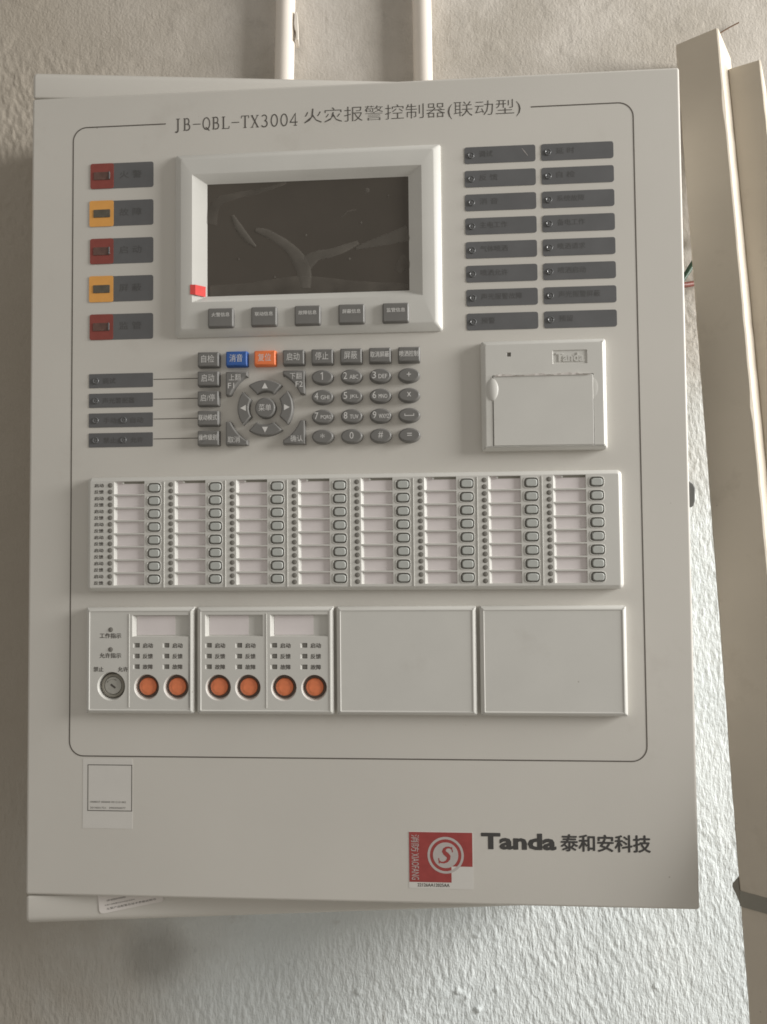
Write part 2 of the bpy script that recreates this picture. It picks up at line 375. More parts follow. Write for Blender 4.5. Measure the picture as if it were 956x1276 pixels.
# case: lips above and below the door, thin sides, back sheet
mb = MB()
def lip(za, zb):
    # folded sheet lip: za = edge next to the door, zb = outer edge (mesh y), profile in (y, z)
    sg = 1 if zb > za else -1
    pr = [(za, 0), (za, 109.2), (za + sg * .5, 109.8), (za + sg * 1.2, 110)] + [(zb - sg * r_ * (1 - math.sin(a_)), 110 - r_ * (1 - math.cos(a_))) for r_ in (6.5,) for a_ in np.radians(np.linspace(0, 90, 7))] + [(zb, 0)]
    rings = []
    for x, k in ((0.0, 2.2), (.5, 1.0), (1.6, 0.15), (2.6, 0), (477.4, 0), (478.4, .15), (479.5, 1.0), (480, 2.2)):
        rings.append([(x, y + (-sg * k if abs(y - zb) < 3 else (sg * k if abs(y - za) < .1 else 0)), z - (k if z > 60 else 0)) for y, z in pr])
    if sg > 0: rings = rings[::-1]
    mb.loft(rings, 'paint', True, True)
lip(1.0, 22.6); lip(-594.4, -615.6)
mb.box(0.6, -594.6, 2, 2.0, 1.2, 92, 'paint'); mb.box(478.0, -594.6, 2, 479.4, 1.2, 92, 'paint')
mb.box(2.0, -594.6, 2, 478.0, 1.2, 3.2, 'inside')
case = put('case', mb.build('case', 40), MC, root)

# door: shallow steel tray
mb = MB()
o = R_(0, 0, DW, DH, 2.0)
mb.loft([ring(inset(o, 1.3), -17), ring(o, -17), ring(o, -1.8), ring(inset(o, .35), -.55), ring(inset(o, 1.0), -.12), ring(inset(o, 1.8), 0)], 'paint', False, True)
mb.loft([ring(inset(o, 1.3), -17), ring(inset(o, 1.3), -1.3)], 'inside', False, True)
door = on_door('door', mb.build('door', 50), 0, 0, 0, root)
# latch tongue past the free edge
mb = MB()
mb.prism([(-14, -9.5), (5.0, -9.5), (6.6, -8.3), (7.6, -5), (7.9, 4.2), (6.8, 7.0), (3.5, 9.4), (-1, 11), (-14, 11)], 0, 5, .8, 'black', True)
on_door('latch', mb.build('latch'), 480, 306, -17, root)

# printed border, leader lines, lettering
ZP = 0.12
def arc(cx, cy, r, a0, a1, n=8): return [(cx + r * math.cos(math.radians(a0 + (a1 - a0) * k / n)), cy + r * math.sin(math.radians(a0 + (a1 - a0) * k / n))) for k in range(n + 1)]
mb = MB(); L_, R2, T_, B_, rr = 32.4, 446.7, 24.2, 492.7, 10.5
pts = [(103.7, -T_)] + arc(L_ + rr, -T_ - rr, rr, 90, 180) + arc(L_ + rr, -B_ + rr, rr, 180, 270) + arc(R2 - rr, -B_ + rr, rr, 270, 360) + arc(R2 - rr, -T_ - rr, rr, 0, 90) + [(374.2, -T_)]
ribbon(mb, pts, 0.85, ZP, 'line_ink')
on_door('printed_border', mb.build('printed_border'), 0, 0, 0, root)
for k in range(4):
    mb = MB(); ribbon(mb, [(0, 0), (34.5, 0)], 0.55, 0, 'line_ink')
    on_door('leader_line', mb.build('leader_line'), 94.7, 216.7 + 14.75 * k, ZP, root)

def el(cx, cy, rx, ry, a0, a1, n=12): return [(cx + rx * math.cos(math.radians(a0 + (a1 - a0) * k / n)), cy + ry * math.sin(math.radians(a0 + (a1 - a0) * k / n))) for k in range(n + 1)]
TK, TN = 0.115, 0.06
def bowl(x, y0, y1, rx): c = (y0 + y1) / 2; return [(x - .16, y1)] + el(x, c, rx, (y1 - y0) / 2, 90, -90) + [(x - .16, y0)]
SER = {   # stroke letters: list of (points, width) in a unit box
 'J': [([(.55, 1), (.55, .1)] + el(.40, .08, .15, .22, 0, -140), TK), ([(.36, 1), (.76, 1)], TN)],
 'B': [([(.24, 0), (.24, 1)], TK), ([(.10, 1), (.3, 1)], TN), ([(.10, 0), (.3, 0)], TN), (bowl(.5, .52, 1, .20), .085), (bowl(.52, 0, .52, .26), .095)],
 '-': [([(.08, .48), (.92, .48)], .07)],
 'Q': [(el(.5, .5, .36, .5, 0, 360, 24), .09), ([(.42, .18), (.62, .08), (.82, -.12)], .09)],
 'L': [([(.26, 0), (.26, 1)], TK), ([(.10, 1), (.44, 1)], TN), ([(.10, 0), (.84, 0), (.88, .2)], TN)],
 'T': [([(.5, 0), (.5, 1)], TK), ([(.10, .80), (.13, 1), (.87, 1), (.90, .80)], TN), ([(.34, 0), (.66, 0)], TN)],
 'X': [([(.18, 1), (.82, 0)], TK), ([(.80, 1), (.20, 0)], TN), ([(.08, 1), (.32, 1)], TN), ([(.68, 1), (.92, 1)], TN), ([(.08, 0), (.34, 0)], TN), ([(.68, 0), (.94, 0)], TN)],
 '3': [(el(.46, .76, .26, .24, 150, -80), .09), (el(.46, .26, .32, .27, 85, -150), .10)],
 '0': [(el(.5, .5, .33, .5, 0, 360, 24), .095)],
 '4': [([(.66, 0), (.66, 1), (.12, .3), (.12, .27), (.90, .27)], .085), ([(.48, 0), (.84, 0)], TN)],
}
mb = MB(); cw = 95.2 / 13; chh = 8.9
for i, c in enumerate('JB-QBL-TX3004'):
    for q, (pp, w) in enumerate(SER[c]):
        ribbon(mb, [(109 + i * cw + .15 + x * (cw - .3), -29.8 + y * chh) for x, y in pp], w * 8.8, ZP + q * .012, 'ink')
mb.text('火灾报警控制器(联动型)', 208.2, 17.6, 158.6, 13.0, ZP, 'ink')
on_door('title_lettering', mb.build('title_lettering'), 0, 0, 0, root)
mb = MB(); 
for q, (du, dv) in enumerate(((-.25, 0), (.25, 0), (0, -.15), (0, .15))): mb.text('Tanda', 331.2 + du, 543.4 + dv, 51.8, 11.2, ZP + .012 * q, 'brand_ink')
 
for q, (du, dv) in enumerate(((-.32, 0), (.32, 0), (0, -.26), (0, .26), (-.2, .15), (.2, -.15))): mb.text('泰和安科技', 386.4 + du, 543.5 + dv, 61.1, 11.5, ZP + .012 * q, 'brand_ink')
on_door('brand_lettering', mb.build('brand_lettering'), 0, 0, 0, root)

# ---- display unit
mb = MB(); hB = 6.0
outer = R_(111.5, 49.5, 308.5, 186.7, 2.0, 3); top_o = R_(117.0, 55.0, 303.2, 181.4, 1.5, 3)
op = R_(126.0, 66.8, 294.0, 161.5, .3, 3); sc = R_(135.7, 72.2, 284.6, 156.1, .2, 3)
mb.loft([ring(outer, 0), ring(outer, 1.2), ring(inset(outer, 1.0), 2.3), ring(inset(top_o, -.4), hB - .15), ring(inset(top_o, .5), hB), ring(inset(op, -.4), hB), ring(op, hB - .25), ring(sc, .6)], 'plastic', False, False)
disp = on_door('display_unit', mb.build('display_unit', 28), 0, 0, 0, root)
mb = MB(); mb.box(135.4, -156.4, .1, 284.9, -71.9, .7, 'screen'); on_door('screen', mb.build('screen'), 0, 0, 0, disp)
# film lifted off the glass in streaks
def streak(P, W, m='film', name='air_bubble', hgt=0.35):
    mb = MB(); P = [np.array((a, -b)) for a, b in P]; W = [w * 1.2 for w in W]
    # resample smoothly
    Q, WW = [], []
    for i in range(len(P) - 1):
        p0, p1, p2, p3 = P[max(i - 1, 0)], P[i], P[i + 1], P[min(i + 2, len(P) - 1)]
        for k in range(6):
            t = k / 6; Q.append(.5 * (2 * p1 + (p2 - p0) * t + (2 * p0 - 5 * p1 + 4 * p2 - p3) * t * t + (3 * p1 - p0 - 3 * p2 + p3) * t ** 3)); WW.append(W[i] * (1 - t) + W[i + 1] * t)
    Q.append(P[-1]); WW.append(W[-1]); n = len(Q); vs = []; prof = [(-1, 0), (-.75, .75), (-.3, 1), (.3, 1), (.75, .75), (1, 0)]
    for i in range(n):
        d = Q[min(i + 1, n - 1)] - Q[max(i - 1, 0)]; d = d / max(np.hypot(*d), 1e-6); nn = np.array((-d[1], d[0]))
        for a, b in prof: p = Q[i] + nn * a * WW[i] / 2; vs.append((p[0], p[1], .75 + b * hgt * min(1, WW[i] / 3)))
    k = len(prof); fs = [(i * k + j, i * k + j + 1, (i + 1) * k + j + 1, (i + 1) * k + j) for i in range(n - 1) for j in range(k - 1)]
    mb.add(vs, fs, m); on_door(name, mb.build(name, 60), 0, 0, 0, disp)
def s4(x, y): return (135.9 + (x - 158) / 662 * 148.7, 72 + (y - (160 - 25 * (x - 158) / 662)) / 366 * 84)
streak([s4(*p) for p in ((318, 310), (350, 318), (400, 345), (440, 378), (462, 410), (478, 450), (482, 498))], [2.5, 5, 5.5, 7, 9, 9, 6.5])
streak([s4(*p) for p in ((480, 420), (520, 392), (560, 385), (610, 368), (656, 348))], [10, 6, 5.5, 5.0, 2.2])
streak([s4(*p) for p in ((648, 368), (700, 352), (760, 336), (819, 318))], [1.5, 5, 7, 10])
streak([s4(*p) for p in ((240, 262), (262, 302), (290, 338), (318, 364))], [2, 4.8, 4.2, 1.2])
streak([s4(*p) for p in ((165, 290), (185, 225), (240, 200), (330, 182), (420, 155))], [9, 6, 4, 3, 1.5], 'film_faint', 'air_bubble', .2)
streak([s4(*p) for p in ((165, 512), (300, 500), (470, 488), (640, 496), (815, 500))], [8, 7, 12, 9, 7], 'film_faint', 'air_bubble', .2)
streak([s4(*p) for p in ((780, 440), (800, 420), (819, 405))], [4, 8, 11], 'film_faint', 'air_bubble', .25)
streak([s4(*p) for p in ((598, 270), (620, 250), (650, 243))], [.6, 1.0, .6], 'film_faint', 'air_bubble', .25)
mb = MB()
for x, y, r in ((685, 180, 2.0), (665, 285, .9), (484, 325, .9), (755, 198, .7), (260, 405, .8), (380, 462, .8), (626, 402, 1.0)):
    u, v = s4(x, y); c = circ(u, -v, r, n=10); mb.loft([ring(c, .75), ring(inset(c, r * .5), .95)], 'film')
on_door('air_bubble', mb.build('air_bubble'), 0, 0, 0, disp)
mb = MB()   # red pull tab folded over the recess edge
mb.add([(124.3, -148.7, 6.3), (128.2, -148.9, 6.3), (134.7, -149.4, 2.2), (134.6, -157.0, 2.2), (128.2, -156.3, 6.3), (124.3, -155.9, 6.3)], [(0, 5, 4, 1), (1, 4, 3, 2)], 'red_tape')
on_door('pull_tab', mb.build('pull_tab'), 0, 0, 0, disp)

def key_mesh(outline, h, bev, m, texts, base=0):
    mb = MB(); mb.loft([ring(inset(outline, -.25), base), ring(inset(outline, .1), h - bev * .8), ring(inset(outline, .25 + bev * .25), h - bev * .25), ring(inset(outline, .5 + bev * .5), h)], m)
    for t, x, v, w, hh in texts:
        mb.text(t, x, v, w, hh, h + .08, 'key_print')
        if w > 5 and hh < 3.5 or w > 13: mb.text(t, x + .14, v + .05, w, hh, h + .092, 'key_print')
    return mb
for i, t in enumerate(['火警信息', '联动信息', '故障信息', '屏蔽信息', '监管信息']):
    mb = key_mesh(R_(-9.5, -7.1, 9.5, 7.1, 1.2, 3), 3.0, 1.1, 'key', [(t, -6.6, -3.6 + (.3 if i else 0), 13.2, 3.0)])
    on_door('function_key', mb.build('function_key', 35), 147.6 + 31.85 * i, 174.5, hB, disp, label='grey function key printed ' + t)

# ---- alarm plates (red and amber)
for i, (t, c) in enumerate([('火 警', 'red'), ('故 障', 'amber'), ('启 动', 'red'), ('屏 蔽', 'amber'), ('监 管', 'red')]):
    mb = MB(); mb.prism(R_(46, 0, 94.3, 19.2, 1.6), 0, .25, 0, 'plate')
    mb.text(t, 68.4, 6.0, 17.0, 5.8, .33, 'plate_ink')
    p = on_door('alarm_plate', mb.build('alarm_plate'), 0, 52.5 + 28.62 * i, 0, root)
    mb = MB()
    mb.prism(R_(46, 0, 63.9, 19.2, 1.6) if c == 'red' else R_(45.4, -.3, 63.9, 19.4, 1.4), .25, .5, 0, 'red_film' if c == 'red' else 'amber_film')
    mb.prism(R_(48.6, 6.6, 61.4, 12.6, .5), .5, .9, .2, 'lamp_dark_red' if c == 'red' else 'lamp_dark')
    if c == 'red': mb.prism(R_(60.3, 6.6, 61.2, 12.2, .2), .9, 1.5, .3, 'plate')
    on_door('lamp_window', mb.build('lamp_window'), 0, 52.5 + 28.62 * i, 0, p, label=('red' if c == 'red' else 'amber') + ' lamp window')

# ---- status plates
lm = MB(); c = circ(0, 0, 2.35, n=20)
lm.loft([ring(c, 0), ring(c, .55), ring(inset(c, .35), .85), ring(inset(c, .8), .55), ring(inset(c, 1.0), .4), ring(inset(c, 1.6), .62), ring(inset(c, 2.1), .7)], 'lamp'); LAMP = lm.build('lamp', 50)
def plate(name, u0, v0, u1, v1, r, texts, lamps, sid=''):
    mb = MB(); mb.prism(R_(u0, v0, u1, v1, r), 0, .3, 0, 'plate')
    for t, x, v, w, h in texts: mb.text(t, x, v, w, h, .38, 'plate_ink')
    p = on_door(name, mb.build(name), 0, 0, 0, root)
    for u, v in lamps: on_door('lamp', LAMP, u, v, .3, p)
    return p
CA = ['调试', '反 馈', '消 音', '主电工作', '气体喷洒', '喷洒允许', '声光报警故障', '预警']
CB = ['延 时', '自 检', '系统故障', '备电工作', '喷洒请求', '喷洒启动', '声光报警屏蔽', '预留']
for cidx, (u0, u1, names) in enumerate(((325.7, 376.8, CA), (380.9, 432.2, CB))):
    for k, t in enumerate(names):
        v = 52.2 + 17.46 * k; n = len(t.replace(' ', '')); w = 13.2 if ' ' in t else n * 4.9
        plate('status_plate', u0, v, u1, v + 12.2, 1.7, [(t, u0 + 10.6, v + 3.0, w, 4.6)], [(u0 + 4.8, v + 6.2)])
mb = MB(); ribbon(mb, [(367, -54.5), (369, -57), (371.2, -60.2)], [.15, .5, .2], .42, 'seal_white'); on_door('scratch', mb.build('scratch'), 0, 0, 0, root)
for k, (tx, lamps) in enumerate([([('调试', 56, 10)], [51]), ([('声光警报器', 56, 24.5)], [51]), ([('手动', 57, 9.6), ('自动', 77.5, 9.6)], [51, 72.3]), ([('禁止', 57, 9.6), ('允许', 77.5, 9.6)], [51, 72.3])]):
    v = 211.7 + 14.76 * k
    plate('mode_plate', 45.7, v, 94.3, v + 10.5, .6, [(t, x, v + 3.2, w, 4.4) for t, x, w in tx], [(u, v + 5.3) for u in lamps])

# ---- keypad
def key(outline, u, v, texts, label, m='key', h=5.0, bev=1.0, sm=35, extra=None):
    mb = key_mesh(outline, h, bev, m, texts)
    if extra: extra(mb, h + .08)
    on_door('key', mb.build('key', sm), u, v, 0, root, label=label)
KR = R_(-7.9, -5.5, 7.9, 5.5, .7, 2)
def ktext(t):
    n = len(t); return [(t, -5.0, -3.2, 9.6, 5.6)] if n == 2 else ([(t, -5.6, -3.0, 10.8, 5.2)] if n == 3 else [(t, -7.0, -2.6, 13.6, 4.2)])
for i, (t, m, cn) in enumerate([('自检', 'key', 'grey'), ('消音', 'key_blue', 'blue'), ('复位', 'key_orange', 'orange'), ('启动', 'key', 'grey'), ('停止', 'key', 'grey'), ('屏蔽', 'key', 'grey'), ('取消屏蔽', 'key', 'grey'), ('喷洒控制', 'key', 'grey')]):
    key(KR, 137.2 + 20.98 * i, 203.9, ktext(t), cn + ' rectangular key printed ' + t, m)
for k, t in enumerate(['启动', '启/停', '联动模式', '操作级别']):
    key(KR, 137.1, 218.0 + 14.55 * k, ktext(t), 'grey rectangular key at the end of a leader line, printed ' + t)
cx, cy = 179.2, -240.3
def corner(sx, sy):
    o = [(-29, 26.8), (-13.1, 26.8), (-13.1, 23.4)] + [(27.3 * math.cos(math.radians(a)), 27.3 * math.sin(math.radians(a))) for a in np.linspace(121, 158, 7)] + [(-26.1, 9.6), (-29, 9.6)]
    o = [(x * sx, y * sy) for x, y in o]
    area = sum(o[i - 1][0] * o[i][1] - o[i][0] * o[i - 1][1] for i in range(len(o)))
    return o if area > 0 else o[::-1]
for sx, sy, tx, lab in ((1, 1, [('上翻', -26.5, -25.0, 8.6, 4.7), ('F1', -27.2, -18.6, 4.6, 4.0)], '上翻 F1'), (-1, 1, [('下翻', 18.4, -25.0, 8.6, 4.7), ('F2', 22.6, -18.6, 5.2, 4.0)], '下翻 F2'),
                        (1, -1, [('取消', -27.4, 20.6, 9.0, 4.6)], '取消'), (-1, -1, [('确认', 18.6, 20.6, 9.0, 4.6)], '确认')):
    key(corner(sx, sy), cx, -cy, tx, 'curved corner key printed ' + lab, bev=.8, sm=40)
for k in range(4):
    a = math.radians(90 * k)
    o = [(20.4 * math.cos(t), 20.4 * math.sin(t)) for t in np.radians(np.linspace(-36.5, 36.5, 13))] + [(12.1 * math.cos(t), 12.1 * math.sin(t)) for t in np.radians(np.linspace(31, -31, 11))]
    o = [(x * math.cos(a) - y * math.sin(a), x * math.sin(a) + y * math.cos(a)) for x, y in o]
    def tri(mb, z, a=a):
        c = np.array((16.0 * math.cos(a), 16.0 * math.sin(a))); d = np.array((math.cos(a), math.sin(a))); n = np.array((-d[1], d[0]))
        mb.add([(*(c - d * 2.0 - n * 2.2), z), (*(c - d * 2.0 + n * -2.2 * -1), z), (*(c + d * 2.2), z)], [(0, 2, 1)], 'key_print')
    key(o, cx, -cy, [], ('right', 'up', 'left', 'down')[k] + ' arrow key', bev=.8, sm=40, extra=tri)
key(circ(0, 0, 7.5, n=32), cx, -cy, [('菜单', -4.6, -2.6, 9.2, 5.0)], 'round menu key printed 菜单', sm=40)
OV = [['1', '2 ABC', '3 DEF', '+'], ['4 GHI', '5 JKL', '6 MNO', 'x'], ['7 PQRS', '8 TUV', '9 WXYZ', 'space'], ['*', '0', '#', '=']]
for r, row in enumerate(OV):
    for k, t in enumerate(row):
        tx = []; ex = None
        if ' ' in t:
            a, b = t.split(); tx = [(a, -5.6, -3.0, 2.7, 5.0), (b, -1.2, -1.0, 6.2 if len(b) < 4 else 7.4, 3.0)]
        elif t == '1':
            ex = lambda mb, z: ribbon(mb, [(-1.1, 2.0), (.25, 2.9), (.25, -2.2)], .62, z, 'key_print')
        elif t == 'space':
            ex = lambda mb, z: ribbon(mb, [(-3.2, 1.0), (-3.2, -.5), (3.2, -.5), (3.2, 1.0)], .5, z, 'key_print')
        else:
            w, h = {'1': (2.1, 5.0), '0': (2.9, 5.0), '#': (3.4, 4.8), '+': (3.2, 3.2), 'x': (3.0, 3.2), '=': (3.4, 2.0), '*': (3.2, 3.2)}[t]; tx = [(t, -w / 2, -h / 2 - .4, w, h)]
        key(circ(0, 0, 7.9, 5.2, 32), (221.1, 242.2, 263.1, 283.8)[k], 218.8 + 14.43 * r, tx, 'oval key printed ' + t, sm=40, bev=1.2, extra=ex)

# ---- printer
mb = MB(); hp = 6.8
o = R_(335.3, 196.2, 423.0, 274.6, 1.8)
inn = (338.9, -272.3, 419.6, -199.4)
frame(mb, o, inn, 0, hp, 2.7, 'plastic')
bp_ = (385.4, -214.0, 409.6, -204.2); led = (353.4, -207.9, 356.4, -204.9)
perforated(mb, *inn, [(343.1, -271.9, 413.6, -221.2), bp_, led], hp, 'plastic')
def pocket(mb, x0, y0, x1, y1, z, dep, il, ir, it, ib, m, bm):
    mb.loft([[(x0, y0, z), (x1, y0, z), (x1, y1, z), (x0, y1, z)], [(x0 + il, y0 + ib, z - dep), (x1 - ir, y0 + ib, z - dep), (x1 - ir, y1 - it, z - dep), (x0 + il, y1 - it, z - dep)]], m, False, True, bm)
pocket(mb, 343.1, -271.9, 413.6, -221.2, hp, 5, .1, .1, .1, .1, 'plastic', 'well')
printer = on_door('printer', mb.build('printer', 40), 0, 0, 0, root)
mb = MB()   # paper door, a little proud
mb.prism(R_(343.5, 221.7, 413.2, 271.4, .4, 2), 3.2, hp + .45, .35, 'plastic')
pdoor = on_door('printer_door', mb.build('printer_door', 40), 0, 0, 0, printer)
for gx, gh in ((343.3, 1.7), (413.3, .5)):      # lens-shaped grips straddling the door's edges
    mb = MB(); rings = [ring(circ(gx, -231.2, 4.3 * math.cos(t), 8.6 * math.cos(t), 24), hp - .3 + gh * math.sin(t)) for t in np.radians((0, 15, 32, 50, 68, 82))]
    mb.loft(rings, 'plastic'); on_door('finger_grip', mb.build('finger_grip', 60), 0, 0, 0, printer)
mb = MB(); tn = [(344.6 + 67 * k / 26, random.uniform(-.55, .35) + .5 * math.sin(k * .7)) for k in range(27)]   # torn paper in the slot
vs = [(x, -222.2, hp + 1.0) for x, y in tn] + [(x, -221.0 + y, hp + 1.5 + .2 * math.sin(x)) for x, y in tn] + [(x, -222.2, hp + .2) for x, y in tn]
mb.add(vs, [(i, i + 1, 28 + i, 27 + i) for i in range(26)] + [(54 + i, 27 + i, 28 + i, 55 + i) for i in range(26)], 'white_paper')
on_door('paper_edge', mb.build('paper_edge'), 0, 0, 0, printer)
mb = MB(); pocket(mb, *led, hp, 1.0, .4, .2, .2, .2, 'plastic', 'led'); on_door('lamp', mb.build('lamp'), 0, 0, 0, printer)
mb = MB(); pocket(mb, *bp_, hp, .7, .5, .3, .3, .3, 'plastic', 'plastic')
V, F = GL['Tanda']; zt = hp - .7
base = [(387.8 + p[0] * 19.5, -212.4 + p[1] * 6.4) for p in V]
mb.add([(x, y, zt + .55) for x, y in base], F, 'plastic')
cnt = {}
for f in F:
    for i in range(len(f)): e = (f[i - 1], f[i]); cnt[e] = 1
side = [e for e in cnt if (e[1], e[0]) not in cnt]
mb.add([(x, y, zt + .55) for x, y in base] + [(x, y, zt) for x, y in base], [(a, len(V) + a, len(V) + b, b) for a, b in side], 'plastic')
on_door('brand_plate', mb.build('brand_plate'), 0, 0, 0, printer)

# ---- eight-column zone module
hz = 5.8
mb = MB(); o = R_(46.8, 289.3, 432.4, 372.6, 3.5)
inn = (50.4, -369.4, 428.8, -292.4)
frame(mb, o, inn, 0, hz, 2.6, 'plastic')
U0, PU, V0, PV = 64.65, 45.27, 297.6, 9.49
holes = []; WINS = []; BTN = []
for c in range(8):
    u = U0 + PU * c
    for r in range(8):
        v = V0 + PV * r
        top = v - 4.25 if r else v - 5.1
        WINS.append((u + 2.9, -(v + 4.25), u + 25.6, -top, r)); BTN.append((u + 32.8, v))
        holes.append((u + 2.9, -(v + 4.25), u + 25.6, -top)); holes.append((u + 32.8 - 6.0, -(v + 4.3), u + 32.8 + 6.0, -(v - 4.3)))
perforated(mb, *inn, holes, hz, 'plastic')
for c in range(8):
    x = U0 + PU * c + 40.2
    if c < 7:
        mb.prism(R_(x - .35, 293, x + .35, 370, .1, 1), hz, hz + .45, .25, 'plastic')
zone = on_door('zone_module', mb.build('zone_module', 35), 0, 0, 0, root)
# label windows: recessed pockets with a paper slip at the bottom
def winmesh(first):
    mb = MB(); h = 4.25; t = 5.1 if first else 4.25
    pocket(mb, -11.35, -h, 11.35, t, hz, 1.7, 1.9, .15, .35, .25, 'plastic', 'paper')
    if first:
        mb.box(-5.6, 3.3, hz - 1.7, -4.4, t - .4, hz - .6, 'plastic'); mb.box(-4.4, 3.3, hz - 1.7, 11.0, t - .4, hz - 1.5, 'clip')  # dark strip painted in as the shade below the top edge
    return mb.build('label_window')
W1, W0 = winmesh(True), winmesh(False)
for x0, y0, x1, y1, r in WINS: on_door('label_window', W0 if r else W1, (x0 + x1) / 2, -(y0 + 4.25), 0, zone)
mb = MB()   # rubber button in a keyhole-shaped collar
N = 32; sq = [(x * 6.0 / 4.3, y) for x, y in sqcirc(0, 0, 4.3, N)]
def rr32(w, h, r):
    o = []
    for k in range(N):
        a = 2 * math.pi * k / N; c, s = math.cos(a), math.sin(a); p = 4.0
        q = (abs(c) ** p + abs(s) ** p) ** (-1 / p); o.append((w * c * q, h * s * q))
    return o
mb.loft([ring(sq, hz), ring(rr32(5.5, 4.05, 2), hz), ring(rr32(5.25, 3.85, 2), hz + .35), ring(rr32(4.95, 3.6, 2), hz + .3), ring(rr32(4.75, 3.45, 2), hz - .9)], 'plastic', False, True, 'led')
mb.loft([ring([(x + .3, y) for x, y in rr32(3.85, 2.6, 2)], hz - 1.6), ring([(x + .3, y) for x, y in rr32(3.85, 2.6, 2)], hz + .5), ring([(x + .3, y) for x, y in rr32(3.45, 2.2, 2)], hz + .9)], 'plastic_grey')
BM = mb.build('zone_button', 40)
for u, v in BTN: on_door('zone_button', BM, u, v, 0, zone)
mb = MB(); c = circ(0, 0, 1.75, n=16)
mb.loft([ring(c, 0), ring(c, .12), ring(inset(c, .35), .05), ring(inset(c, .4), .25), ring(inset(c, 1.0), .5)], 'led'); LEDM = mb.build('lamp', 40)
for c in range(8):
    for i in range(16): on_door('lamp', LEDM, U0 + PU * c, 295.3 + 4.745 * i, hz, zone)
for i in range(16):
    mb = MB(); t = '启动' if i % 2 == 0 else '反馈'; mb.text(t, -3.5, -1.4, 6.9, 2.7, 0, 'ink'); mb.text(t, -3.35, -1.3, 6.9, 2.7, .012, 'ink'); on_door('row_caption', mb.build('row_caption'), 56.3, 295.3 + 4.745 * i, hz + .1, zone)

# ---- lower modules
hm = 5.8
def module(name, u0, u1, v0=384.3, v1=460.7, holes=(), rounds=(), lines=()):
    mb = MB(); o = R_(u0, v0, u1, v1, 1.0, 3); inn = (u0 + 4.4, -v1 + 4.4, u1 - 4.0, -v0 - 4.4)
    n = 3
    i1 = rrect(u0 + 2.7, -v1 + 2.7, u1 - 2.8, -v0 - 2.7, .3, n); i2 = rrect(u0 + 3.1, -v1 + 3.1, u1 - 3.2, -v0 - 3.1, .2, n); i3 = rrect(*inn, .02, n)
    mb.loft([ring(o, 0), ring(o, hm - 1.5), ring(inset(o, .25), hm - 1.2), ring(inset(o, 1.7), hm + .1), ring(inset(o, 2.0), hm + .25), ring(i1, hm + .25), ring(i2, hm - .15), ring(i3, hm - .15)], 'plastic', False, False)
    hs = list(holes) + [(x - s, -y - s, x + s, -y + s) for x, y, s, r in rounds]
    perforated(mb, *inn, hs, hm - .15, 'plastic')
    for x, y, s, r in rounds:
        mb.loft([ring(sqcirc(x, -y, s), hm - .15), ring(circ(x, -y, r, n=32), hm - .15)], 'plastic', False, False)
    for x in lines: mb.prism(R_(x - .4, v0 + 4.6, x + .4, v1 - 4.6, .1, 1), hm - .15, hm + .15, .2, 'plastic')
    return on_door(name, mb.build(name, 32), 0, 0, 0, root)
ZM = hm - .15
def well(x, v, r, parent, kind):
    mb = MB(); c = circ(0, 0, r, n=32)
    if kind == 'button':
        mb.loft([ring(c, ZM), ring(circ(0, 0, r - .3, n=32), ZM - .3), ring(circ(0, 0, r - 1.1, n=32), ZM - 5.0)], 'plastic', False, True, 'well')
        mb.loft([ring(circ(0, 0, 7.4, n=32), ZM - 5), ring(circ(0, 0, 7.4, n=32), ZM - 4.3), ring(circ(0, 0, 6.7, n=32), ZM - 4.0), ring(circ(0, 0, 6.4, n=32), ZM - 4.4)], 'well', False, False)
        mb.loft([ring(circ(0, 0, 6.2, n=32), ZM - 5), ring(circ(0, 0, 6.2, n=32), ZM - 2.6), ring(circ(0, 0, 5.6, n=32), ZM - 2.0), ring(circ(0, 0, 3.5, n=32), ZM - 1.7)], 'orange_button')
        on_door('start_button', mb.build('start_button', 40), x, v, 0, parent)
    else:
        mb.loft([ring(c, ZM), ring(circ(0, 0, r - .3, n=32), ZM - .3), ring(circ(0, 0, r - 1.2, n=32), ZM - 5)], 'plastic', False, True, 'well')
        mb.loft([ring(circ(.3, 0, 8.6, n=32), ZM - 5), ring(circ(.3, 0, 8.6, n=32), ZM - 2.6), ring(circ(.3, 0, 7.9, n=32), ZM - 2.0), ring(circ(.3, 0, 6.9, n=32), ZM - 2.0), ring(circ(.3, 0, 6.5, n=32), ZM - 2.9)], 'clip', False, False)
        mb.loft([ring(circ(.3, 0, 6.4, n=32), ZM - 5), ring(circ(.3, 0, 6.3, n=32), ZM - 2.5), ring(circ(.3, 0, 5.8, n=32), ZM - 2.2)], 'metal')
        ribbon(mb, [(-1.3, .9), (2.2, -1.7)], [1.5, 1.3], ZM - 2.1, 'ink'); ribbon(mb, [(-4, 2.2), (-3.4, 3.2)], .5, ZM - 2.1, 'ink'); ribbon(mb, [(1.5, 4.4), (2.8, 3.9)], .5, ZM - 2.1, 'ink')
        ribbon(mb, arc(.3, 0, 4.6, 60, 150), .3, ZM - 2.12, 'clip')
        on_door('key_switch', mb.build('key_switch', 40), x, v, 0, parent)
def label_win(x0, v0, x1, v1, parent):
    mb = MB(); pocket(mb, x0, -v1, x1, -v0, ZM, 2.4, 2.6, .3, .4, .4, 'plastic', 'plastic')
    mb.prism(R_(x0 + 2.8, v0 + .7, x0 + (x1 - x0) * .74, v1 - .9, 0), ZM - 2.4, ZM - 2.2, 0, 'paper'); on_door('label_window', mb.build('label_window'), 0, 0, 0, parent)
def ledhole(u, v): return (u - 3.4, -v - 1.65, u + 1.5, -v + 1.65)
